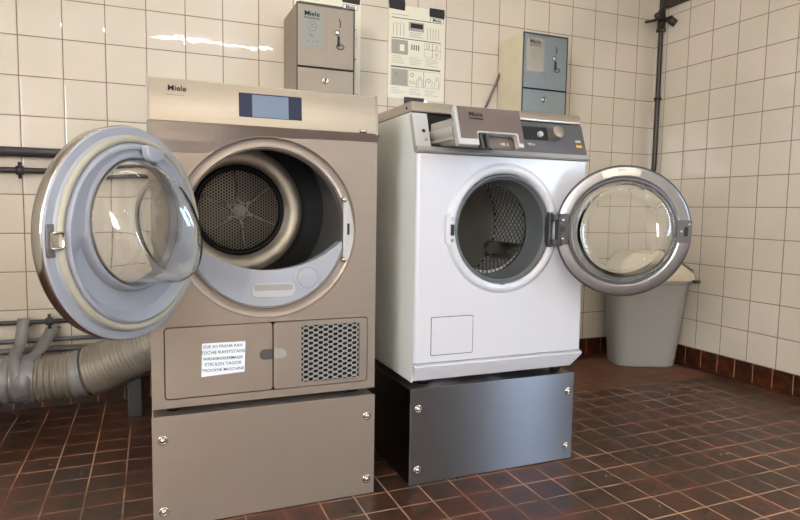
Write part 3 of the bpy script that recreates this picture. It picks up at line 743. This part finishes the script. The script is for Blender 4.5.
knob(-1.556, 1.044, .0095, .008, M['lightgrey'], 'button', wm); knob(-1.503, 1.0455, .0205, .028, M['steel_box'], 'program_knob', wm)
obj('yellow_sticker', polym(fp, [(-1.424, fpz(1.010)), (-1.402, fpz(1.010)), (-1.402, fpz(1.018)), (-1.424, fpz(1.018))], .0008, .0006), M['yellow'], panel)
obj('start_key', polym(fp, [(-1.424, fpz(1.026)), (-1.405, fpz(1.026)), (-1.405, fpz(1.033)), (-1.424, fpz(1.033))], .0015, .002), M['lightgrey'], panel)
text('panel_print', 'WS 6', fp, -1.594, fpz(1.011), .011, M['paper'], panel, w=.001, bold=.02)
# lid
bm = BM()
P = [(-1.118, 1.085), (-1.121, 1.090), (-1.113, 1.112), (-1.108, 1.116), (WB, 1.116), (WB, 1.085)]
rings = [[(x, y, z) for y, z in P] for x in (WX0_-.001, WX1_+.001)]; loft(bm, rings, cap0=True, cap1=True)
lid = obj('lid', bm, M['steel_light'], wm, bevel=.003)
bm = BM(); cyl(bm, (WX0_+.001, -1.085, 1.099), (WX0_-.003, -1.085, 1.099), .004, 12); obj('lid_screw', bm, M['black'], wm)
# detergent drawer pulled out
dw = obj('detergent_drawer', (lambda bm: (box(bm, -1.925, -1.738, -1.27, -1.13, .994, .997), box(bm, -1.925, -1.922, -1.27, -1.13, .994, 1.052), box(bm, -1.741, -1.738, -1.27, -1.13, .994, 1.052), box(bm, -1.83, -1.827, -1.27, -1.13, .994, 1.045), bm)[-1])(BM()), M['drawergrey'], wm, bevel=.001)
# bulging lower trough on the left side
bm = BM(); rings = []
for y, q in ((-1.128, 1.0), (-1.19, 1.0), (-1.25, .94), (-1.27, .9)):
    rings.append([(-1.9265, y, 1.030), (-1.931, y, 1.028), (-1.929-.001, y, 1.012), (-1.920, y, .996-.0*q), (-1.905, y, .988), (-1.75, y, .988), (-1.75, y, 1.0)])
loft(bm, rings, closed=False); obj('drawer_trough', bm, M['drawergrey'], dw, smooth=True, solid=.002)
fq = Frame((0, -1.306, .981), (1, 0, 0), (0, -1, SL), (0, SL, 1))
QT = .1125; xl, xr = -1.925, -1.7225
outer = [(xl, 0), (-1.862, 0), (-1.862, .033), (-1.858, .037), (-1.745, .037), (-1.741, .033), (-1.741, 0), (xr, 0), (xr, QT), (xl, QT)]
ob = obj('drawer_front', polym(fq, outer, 0, .02), M['lightgrey'], dw, bevel=.0035, seg=3)
bm = polym(fq, [(xl+.009, .017), (-1.866, .017), (-1.866, .037), (-1.862, .041), (-1.741, .041), (-1.737, .037), (-1.737, .012), (xr+.001, .012), (xr+.001, QT-.003), (xl+.009, QT-.003)], .0012, .0016)
pl = obj('drawer_plate', bm, M['mauve'], dw)
text('brand_lettering', 'Miele', fq, -1.862, .088, .0175, M['ink'], pl, w=.0016, bold=.016, sx=1.1)
text('brand_lettering', 'PROFESSIONAL', fq, -1.862, .0755, .0065, M['ink'], pl, w=.0016, bold=.02)
text('print_line', '— — —', fq, -1.865, .062, .006, M['inkg'], pl, w=.0016)
sl = obj('drawer_back_plate', polym(fq, [(-1.868, .004), (-1.735, .004), (-1.735, .045), (-1.868, .045)], -.0205, .002), M['mauve'], dw)
text('panel_print', 'MB  L', fq, -1.772, .016, .011, M['paper'], sl, w=-.0200, bold=.02)
for x in (-1.852, -1.834):
    bm = BM(); poly(bm, Frame((x, 0, 0), (0, 1, 0), (1, 0, 0)), [(-1.308, .974), (-1.285, .974), (-1.268, 1.016), (-1.292, 1.016)], .004, .008); obj('drawer_catch', bm, M['darkgrey'], dw, bevel=.002)

# open door of the washer
A2 = R(-30.8); e1 = Vector((math.cos(A2), math.sin(A2), 0)); nn = Vector((math.sin(A2), -math.cos(A2), 0))
Wd = Frame((-1.351, -1.2856, .7525), e1, nn)
bm = BM(); lathe(bm, Wd, [(.1965, -.006), (.1962, -.001), (.1945, .001), (.190, .002), (.168, .0055), (.162, .0045), (.159, .001), (.156, .004), (.1535, .002), (.153, -.028), (.165, -.036), (.185, -.034), (.1955, -.024)], 120, loop=True)
wd = obj('door', bm, M['ringmetal'], wm, smooth=True)
bm = BM(); lathe(bm, Wd, [(.1968, -.006), (.1982, -.003), (.1982, .001), (.1962, .0018)], 120, loop=True); obj('door_edge', bm, M['darkgrey'], wd, smooth=True)
bm = BM(); lathe(bm, Wd, [(.1560+.004*math.cos(R(a)), .0055+.003*math.sin(R(a))) for a in range(0, 360, 45)], 120, loop=True); obj('inner_rim', bm, M['rubber'], wd, smooth=True)
bm = BM(); lathe(bm, Wd, [(.1525, .004), (.150, .014), (.146, .03, -.002), (.1405, .046, -.005, 0, .141), (.133, .061, -.010, 0, .134, -.06, -.05), (.124, .072, -.016, 0, .126, -.1, -.1), (.116, .076, -.02, 0, .118, -.12, -.12), (.109, .073, -.021, 0, .111, -.12, -.12), (.095, .067, -.021, 0, .097, -.12, -.12), (.05, .062, -.021, 0, .05, -.12, -.12), (.0005, .06, -.021)], 96, cap1=True)
obj('door_bowl', bm, M['glass2'], wd, smooth=True, solid=.005)
bm = BM(); lathe(bm, Wd, [(.1525, -.026), (.001, -.026), (.001, -.023), (.1525, -.023)], 96, loop=True); obj('front_glass', bm, M['glass'], wd)
hp_ = Frame(Wd.p(-.1765, .003, .008), e1, nn)
pl = obj('hinge_plate', polym(hp_, rrect(-.0185, .0185, -.047, .047, .004), .004, .008), M['darkgrey'], wd, bevel=.0015)
for u, v, r in ((0, .028, .004), (0, -.028, .004), (-.002, 0, .0085)):
    bm = BM(); lathe(bm, Frame(hp_.p(u, v, .004), e1, nn), [(r, 0), (r*.8, .002)], 14, cap1=True); obj('hinge_screw', bm, M['tape_metal'] if r < .005 else M['black'], wd)
lp = Frame(Wd.p(.1745, .003, .008), e1, nn)
obj('latch_plate', polym(lp, rrect(-.02, .0195, -.034, .034, .003), .003, .006), M['panelgrey'], wd, bevel=.001)
obj('latch', polym(lp, rrect(-.002, .009, -.014, .014, .002), .008, .006), M['black'], wd, bevel=.001)
for u, v in ((.012, .021), (-.009, .0)):
    bm = BM(); lathe(bm, Frame(lp.p(u, v, .003), e1, nn), [(.0045, 0), (.0035, .002)], 12, cap1=True); obj('latch_screw', bm, M['tape_metal'], wd)
pts = [((.176+.013)*math.cos(R(a)), (.176+.013)*math.sin(R(a))) for a in range(78, 113, 4)]+[(.163*math.cos(R(a)), .163*math.sin(R(a))) for a in range(110, 77, -4)]
bm = BM(); n = 9
for i in range(n-1):
    a0 = R(76+36*i/(n-1)); a1_ = R(76+36*(i+1)/(n-1))
    q = [Wd.p(r*math.cos(a), r*math.sin(a), w) for r, a, w in ((.190, a0, .0052), (.190, a1_, .0052), (.168, a1_, .0102), (.168, a0, .0102))]
    bm.faces.new([bm.verts.new(x) for x in q])
ws = obj('warning_label', bm, M['plate2'], wd)
text('label_print', 'III II III', Wd, -.012, .183, .008, M['inkg'], ws, w=.0105)
text('label_print', '— —— —', Wd, -.012, .174, .006, M['inkg'], ws, w=.0115)
bm = BM(); box(bm, -1.540, -1.508, -1.2, -1.155, .706, .724); box(bm, -1.540, -1.508, -1.2, -1.155, .782, .80); box(bm, -1.545, -1.532, -1.185, -1.155, .70, .806); box(bm, -1.524, -1.508, -1.205, -1.185, .704, .802)
obj('hinge', bm, M['darkgrey'], wm, bevel=.002)

# ------------------------------------------------------------------ coin boxes
def coinbox(x0, x1, yf, z0, z1, zs, face, side, plate, label, platew):
    t = thing('coin_box', label, 'coin box', ((x0+x1)/2, yf/2, z0), 'coin boxes on the tiled wall')
    f = FY(yf)
    obj('housing', boxm(x0, x1, yf, -.0032, z0, z1), side, t, bevel=.003)
    fr_ = obj('upper_door', polym(f, rrect(x0+.004, x1-.004, zs+.004, z1-.006, .002), .003, .0035), face, t, bevel=.001)
    lo = obj('cash_door', polym(f, rrect(x0+.004, x1-.004, z0+.004, zs-.004, .002), .003, .0035), face, t, bevel=.001)
    obj('door_gap', boxm(x0+.001, x1-.001, yf-.0015, yf-.0002, zs-.005, zs+.005), M['blackgap'], t)
    bm = BM(); box(bm, x0-.001, x1+.001, yf-.0045, yf+.002, z1-.006, z1+.001); box(bm, x0-.001, x0+.0035, yf-.0045, yf+.002, z0, z1); box(bm, x1-.0035, x1+.001, yf-.0045, yf+.002, z0, z1); obj('face_frame', bm, M['darkgrey'], t)
    px0 = x0+.016; px1 = px0+platew; pz1 = z1-.022; pz0 = pz1-.155
    pp = obj('label_plate', polym(f, [(px0, pz0), (px1, pz0), (px1, pz1), (px0, pz1)], .0042, .001), plate, t)
    pc = (px0+px1)/2
    text('brand_lettering', 'Miele', f, pc, pz1-.018, .028, M['ink'], pp, w=.0045, bold=.016, sx=1.05)
    text('brand_lettering', 'PROFESSIONAL', f, pc, pz1-.035, .0095, M['ink'], pp, w=.0045, bold=.02)
    fk = Frame((pc, yf-.0045, pz1-.066), (1, 0, 0), (0, -1, 0)); bm = BM(); lathe(bm, fk, [(.019, 0), (.019, .0004), (.0175, .0004), (.0175, 0)], 32, loop=True)
    box(bm, pc-.006, pc+.006, yf-.0049, yf-.0045, pz1-.06, pz1-.058); box(bm, pc-.008, pc+.008, yf-.0049, yf-.0045, pz1-.07, pz1-.068); obj('coin_symbol', bm, M['inkg'], pp)
    bm = BM()
    for u, w, v in ((-.01, .012, .098), (.018, .004, .098), (-.008, .016, .104), (-.02, .01, .125), (.0, .006, .126), (.016, .008, .124)): box(bm, pc+u, pc+u+w, yf-.0049, yf-.0045, pz1-v-.002, pz1-v)
    obj('plate_print', bm, M['inkg'], pp)
    sx0, sx1 = px1+.014, x1-.014
    ip = obj('insert_plate', polym(f, rrect(sx0, sx1, zs+.02, z1-.018, .001), .0042, .0012), face, t, bevel=.0008)
    cx = (sx0+sx1)/2-.002; cz = (zs+z1)/2
    bm = BM(); tube(bm, smoothpath([(cx+.004, yf-.0045, cz+.078), (cx+.008, yf-.0045, cz+.06), (cx+.007, yf-.0045, cz+.045)], 4), .0022, 8); obj('coin_slot', bm, M['black'], ip)
    bm = BM(); lathe(bm, Frame((cx-.006, yf-.004, cz+.022), (1, 0, 0), (0, -1, 0)), [(.0105, 0), (.010, .006), (.006, .009)], 20, cap1=True); obj('return_button', bm, M['tape_metal'], ip, smooth=True)
    bm = BM(); box(bm, cx-.004, cx+.004, yf-.012, yf-.004, cz-.032, cz+.008); obj('key', bm, M['black'], ip, bevel=.001)
    bm = BM(); tube(bm, [(cx+.002+.016*math.cos(R(a))+.004, yf-.012, cz-.034+.010*math.sin(R(a))) for a in range(0, 361, 30)], .0018, 8); obj('key_ring', bm, M['pipe'], ip, smooth=True)
    lx = x0+(.5 if False else .49)*(x1-x0)
    bm = BM(); lathe(bm, Frame((lx, yf-.003, zs-.048), (1, 0, 0), (0, -1, 0)), [(.0155, 0), (.0145, .004), (.010, .006), (.0085, .003), (.004, .003), (.003, .006)], 24, cap1=True); lk = obj('lock', bm, M['tape_metal'], lo, smooth=True)
    obj('keyhole', boxm(lx-.002, lx+.002, yf-.0095, yf-.006, zs-.055, zs-.041), M['black'], lo)
    return t
coinbox(-2.117, -1.875, -.257, 1.12, 1.6265, 1.377, M['steel_box'], M['steel_box'], M['plate'], 'warm grey steel coin box with a key in it, behind the dryer', .092)
coinbox(-1.027, -.774, -.226, 1.12, 1.651, 1.3925, M['steel_box2'], M['creambox'], M['plate2'], 'bluish steel coin box with cream side, behind the washing machine', .098)

# thin rod against the wall
bm = BM(); cyl(bm, (-1.115, -.012, 1.29), (-1.022, -.02, 1.5), .006, 10)
tag(obj('wall_rod', bm, M['pipe3'], smooth=True, origin=(-1.115, -.012, 1.29)), 'thin slanted grey rod against the tiles left of the bluish coin box', 'rod')

# ------------------------------------------------------------------ posters
def bars(bm, f, x0, x1, z0, z1, w=.0008): poly(bm, f, [(x0, z0), (x1, z0), (x1, z1), (x0, z1)], w, .0004)
def frame_bars(bm, f, x0, x1, z0, z1, q=.001, w=.0009):
    bars(bm, f, x0, x1, z0, z0+q, w); bars(bm, f, x0, x1, z1-q, z1, w); bars(bm, f, x0, x0+q, z0, z1, w); bars(bm, f, x1-q, x1, z0, z1, w)
def poster(x0, x1, z0, z1, label, tapes, badge):
    t = thing('instruction_poster', label, 'poster', ((x0+x1)/2, -.001, z0), 'instruction posters on the tiles')
    f = FY(0); W = x1-x0
    sh = obj('sheet', polym(f, [(x0, z0), (x1, z0), (x1, z1), (x0, z1)], .0016, .0024), M['paper2'], t)
    L = lambda u: x0+W*u
    w = .0019; bm = BM()
    bars(bm, f, L(.05), L(.93), z1-.0615, z1-.058, w); bars(bm, f, L(.05), L(.93), z1-.154, z1-.150, w); bars(bm, f, L(.05), L(.93), z1-.288, z1-.281, w)
    for a in (z1-.232, z1-.378): pass
    frame_bars(bm, f, L(.05), L(.33), z1-.225, z1-.16, w=w)
    for i, (a, b) in enumerate(((.63, .78), (.78, .93))):
        frame_bars(bm, f, L(a), L(b), z1-.19, z1-.16, w=w); frame_bars(bm, f, L(a), L(b), z1-.225, z1-.19, w=w)
    for a, b in ((.05, .35), (.35, .63), (.63, .93)): frame_bars(bm, f, L(a), L(b), z1-.372, z1-.295, w=w)
    for i in range(4): bars(bm, f, L(.4+.04*i), L(.42+.04*i), z1-.2, z1-.175, w)
    for (u, v, r) in ((.70, .175, .009), (.855, .176, .008), (.855, .208, .008), (.42, .316, .010), (.40, .35, .007), (.46, .352, .007), (.72, .335, .010), (.87, .325, .008), (.56, .33, .008), (.14, .318, .007)):
        lathe(bm, Frame((L(u), -w, z1-v), (1, 0, 0), (0, -1, 0)), [(r, 0), (r*.75, 0)], 16)
    for u in (.5, .53, .6, .66, .78, .83, .9): bars(bm, f, L(u), L(u)+.0015, z1-.37, z1-.335, w)
    for i in range(5): bars(bm, f, L(.1+.035*i), L(.12+.035*i), z1-.087+.004*(i % 2), z1-.085+.004*(i % 2), w)
    obj('printed_drawing', bm, M['inkg'], sh)
    for a_ in ((.06, .34, .224, .161), (.06, .34, .37, .296), (.35, .62, .112, .07)):
        bm = BM(); bars(bm, f, L(a_[0]), L(a_[1]), z1-a_[2], z1-a_[3], .0017); obj('printed_tint', bm, M['inkl'], sh)
    bm = BM()
    for u in (.08, .14, .2, .26, .68, .73, .78, .83, .88): bars(bm, f, L(u), L(u)+.003, z1-.142, z1-.088, .0017)
    obj('printed_text', bm, M['inkl'], sh)
    bm = BM(); rnd = random.Random(3)
    for a, b in ((.06, .33), (.37, .6), (.65, .92)):
        for zz in [z1-.234-.008*i for i in range(5)]+[z1-.382-.008*i for i in range(4)]:
            bars(bm, f, L(a), L(a+(b-a)*rnd.uniform(.5, 1)), zz-.0018, zz, .0018)
    bars(bm, f, L(.05), L(.35), z1-.046, z1-.043, .0018); bars(bm, f, L(.36), L(.6), z1-.121, z1-.118, .0018); bars(bm, f, L(.36), L(.55), z1-.13, z1-.127, .0018); bars(bm, f, L(.36), L(.6), z1-.139, z1-.136, .0018)
    obj('printed_text', bm, M['inkl'], sh)
    bm = BM(); bars(bm, f, L(.2), L(.28), z1-.21, z1-.18, .0019); bars(bm, f, L(.1), L(.3), z1-.36, z1-.31, .0018) if False else None
    obj('printed_photo', bm, M['paper'], sh)
    bm = BM(); bars(bm, f, L(.385), L(.6), z1-.098, z1-.076, .0021); obj('printed_display', bm, M['ink'], sh)
    for a, b, c, d in tapes:
        obj('tape', polym(f, [(a, c+.003), (b, c), (b+.002, (c+d)/2), (b, d), (a, d), (a-.002, (c+d)/2)], .0026, .0009), M['tape'], t)
    bx, bz = badge
    bg = obj('brand_badge', polym(f, rrect(bx-.036, bx+.036, bz-.011, bz+.011, .004), .0022, .0005), M['ink'], t)
    obj('badge_field', polym(f, rrect(bx-.034, bx+.034, bz-.0095, bz+.0095, .003), .0025, .0004), M['paper'], bg)
    text('brand_lettering', 'Miele', f, bx, bz, .021, M['ink'], bg, w=.0028, bold=.016)
    return t
poster(-1.625, -1.330, 1.335, 1.765, 'white instruction sheet held by black tape between the two coin boxes', [(-1.622, -1.543, 1.741, 1.79), (-1.414, -1.335, 1.728, 1.772), (-1.54, -1.437, 1.305, 1.343)], (-1.375, 1.716))
poster(-2.065, -1.762, 1.335, 1.775, 'white instruction sheet mostly hidden behind the warm grey coin box', [(-1.851, -1.767, 1.736, 1.79)], (-1.812, 1.72))

# ------------------------------------------------------------------ bin
BC = Vector((-.232, -.242, 0)); ba = R(-24)
def bring(hw, hd, z, sx=0., sy=0., ch=.06):
    pts = []
    base = rrect(-hw, hw, -hd, hd, ch, 4)
    for x, y in base:
        x += sx; y += sy
        pts.append((BC.x+x*math.cos(ba)-y*math.sin(ba), BC.y+x*math.sin(ba)+y*math.cos(ba), z))
    return pts
bn = thing('waste_bin', 'tall grey plastic bin with cream lid in the tiled corner', 'bin', (BC.x, BC.y, 0))
bm = BM(); loft(bm, [bring(.155, .105, .0, ch=.07), bring(.16, .11, .006, ch=.07), bring(.192, .135, .44, .008, -.002, ch=.06), bring(.198, .14, .445, .008, -.002, ch=.06), bring(.199, .141, .468, .008, -.002, ch=.06), bring(.19, .132, .468, .008, -.002, ch=.055), bring(.15, .1, .02, ch=.06)], cap0=True, cap1=True)
obj('body', bm, M['bingrey'], bn, smooth=True).modifiers.new('es', 'EDGE_SPLIT').split_angle = R(35)
bm = BM(); loft(bm, [bring(.207, .149, .462, .008, -.002, ch=.05), bring(.209, .151, .468, .008, -.002, ch=.05), bring(.207, .149, .495, .008, -.002, ch=.05), bring(.198, .14, .508, .008, -.002, ch=.045), bring(.10, .12, .60, -.02, -.0, ch=.02), bring(.09, .11, .60, -.02, 0, ch=.02)], cap1=True)
obj('lid', bm, M['offwhite'], bn, smooth=True).modifiers.new('es', 'EDGE_SPLIT').split_angle = R(30)
def bp(x, y, z): return Vector((BC.x+x*math.cos(ba)-y*math.sin(ba), BC.y+x*math.sin(ba)+y*math.cos(ba), z))
bm = BM(); vs = [bm.verts.new(bp(*q)) for q in ((.085, -.115, .6), (.205, -.125, .512), (.205, .125, .512), (.085, .115, .6))]; bm.faces.new(vs)
obj('swing_flap', bm, M['bingrey'], bn, solid=.004)
bm = BM(); vs = [bp(.19, -.15, .452), bp(.222, -.13, .452), bp(.222, -.13, .468), bp(.19, -.15, .468)]
vv = [bm.verts.new(q) for q in vs]; bm.faces.new(vv); obj('lid_clip', bm, M['darkgrey'], bn, solid=.02)

# ------------------------------------------------------------------ camera, world, colour
f_, yaw, pit, rol = 604.3173, .3912, -.085, .0155
F = Vector((math.sin(yaw)*math.cos(pit), math.cos(yaw)*math.cos(pit), math.sin(pit))); Rt = Vector((math.cos(yaw), -math.sin(yaw), 0)); U = Rt.cross(F)
R2 = Rt*math.cos(rol)+U*math.sin(rol); U2 = -Rt*math.sin(rol)+U*math.cos(rol)
cd = bpy.data.cameras.new('camera'); cam = bpy.data.objects.new('camera', cd); COL.objects.link(cam)
mt = Matrix((R2, U2, -F)).transposed().to_4x4(); mt.translation = Vector((-2.6702, -2.7219, .8104)); cam.matrix_world = mt
cd.sensor_width = 36; cd.sensor_fit = 'HORIZONTAL'; cd.lens = f_/800*36; cd.clip_start = .02
S.camera = cam
w = bpy.data.worlds.new('world'); S.world = w; w.use_nodes = True
w.node_tree.nodes['Background'].inputs[0].default_value = (.6, .75, 1, 1); w.node_tree.nodes['Background'].inputs[1].default_value = .3
S.view_settings.view_transform = 'Standard'; S.view_settings.look = 'None'; S.view_settings.gamma = 1; S.view_settings.exposure = .34; S.view_settings.use_curve_mapping = False
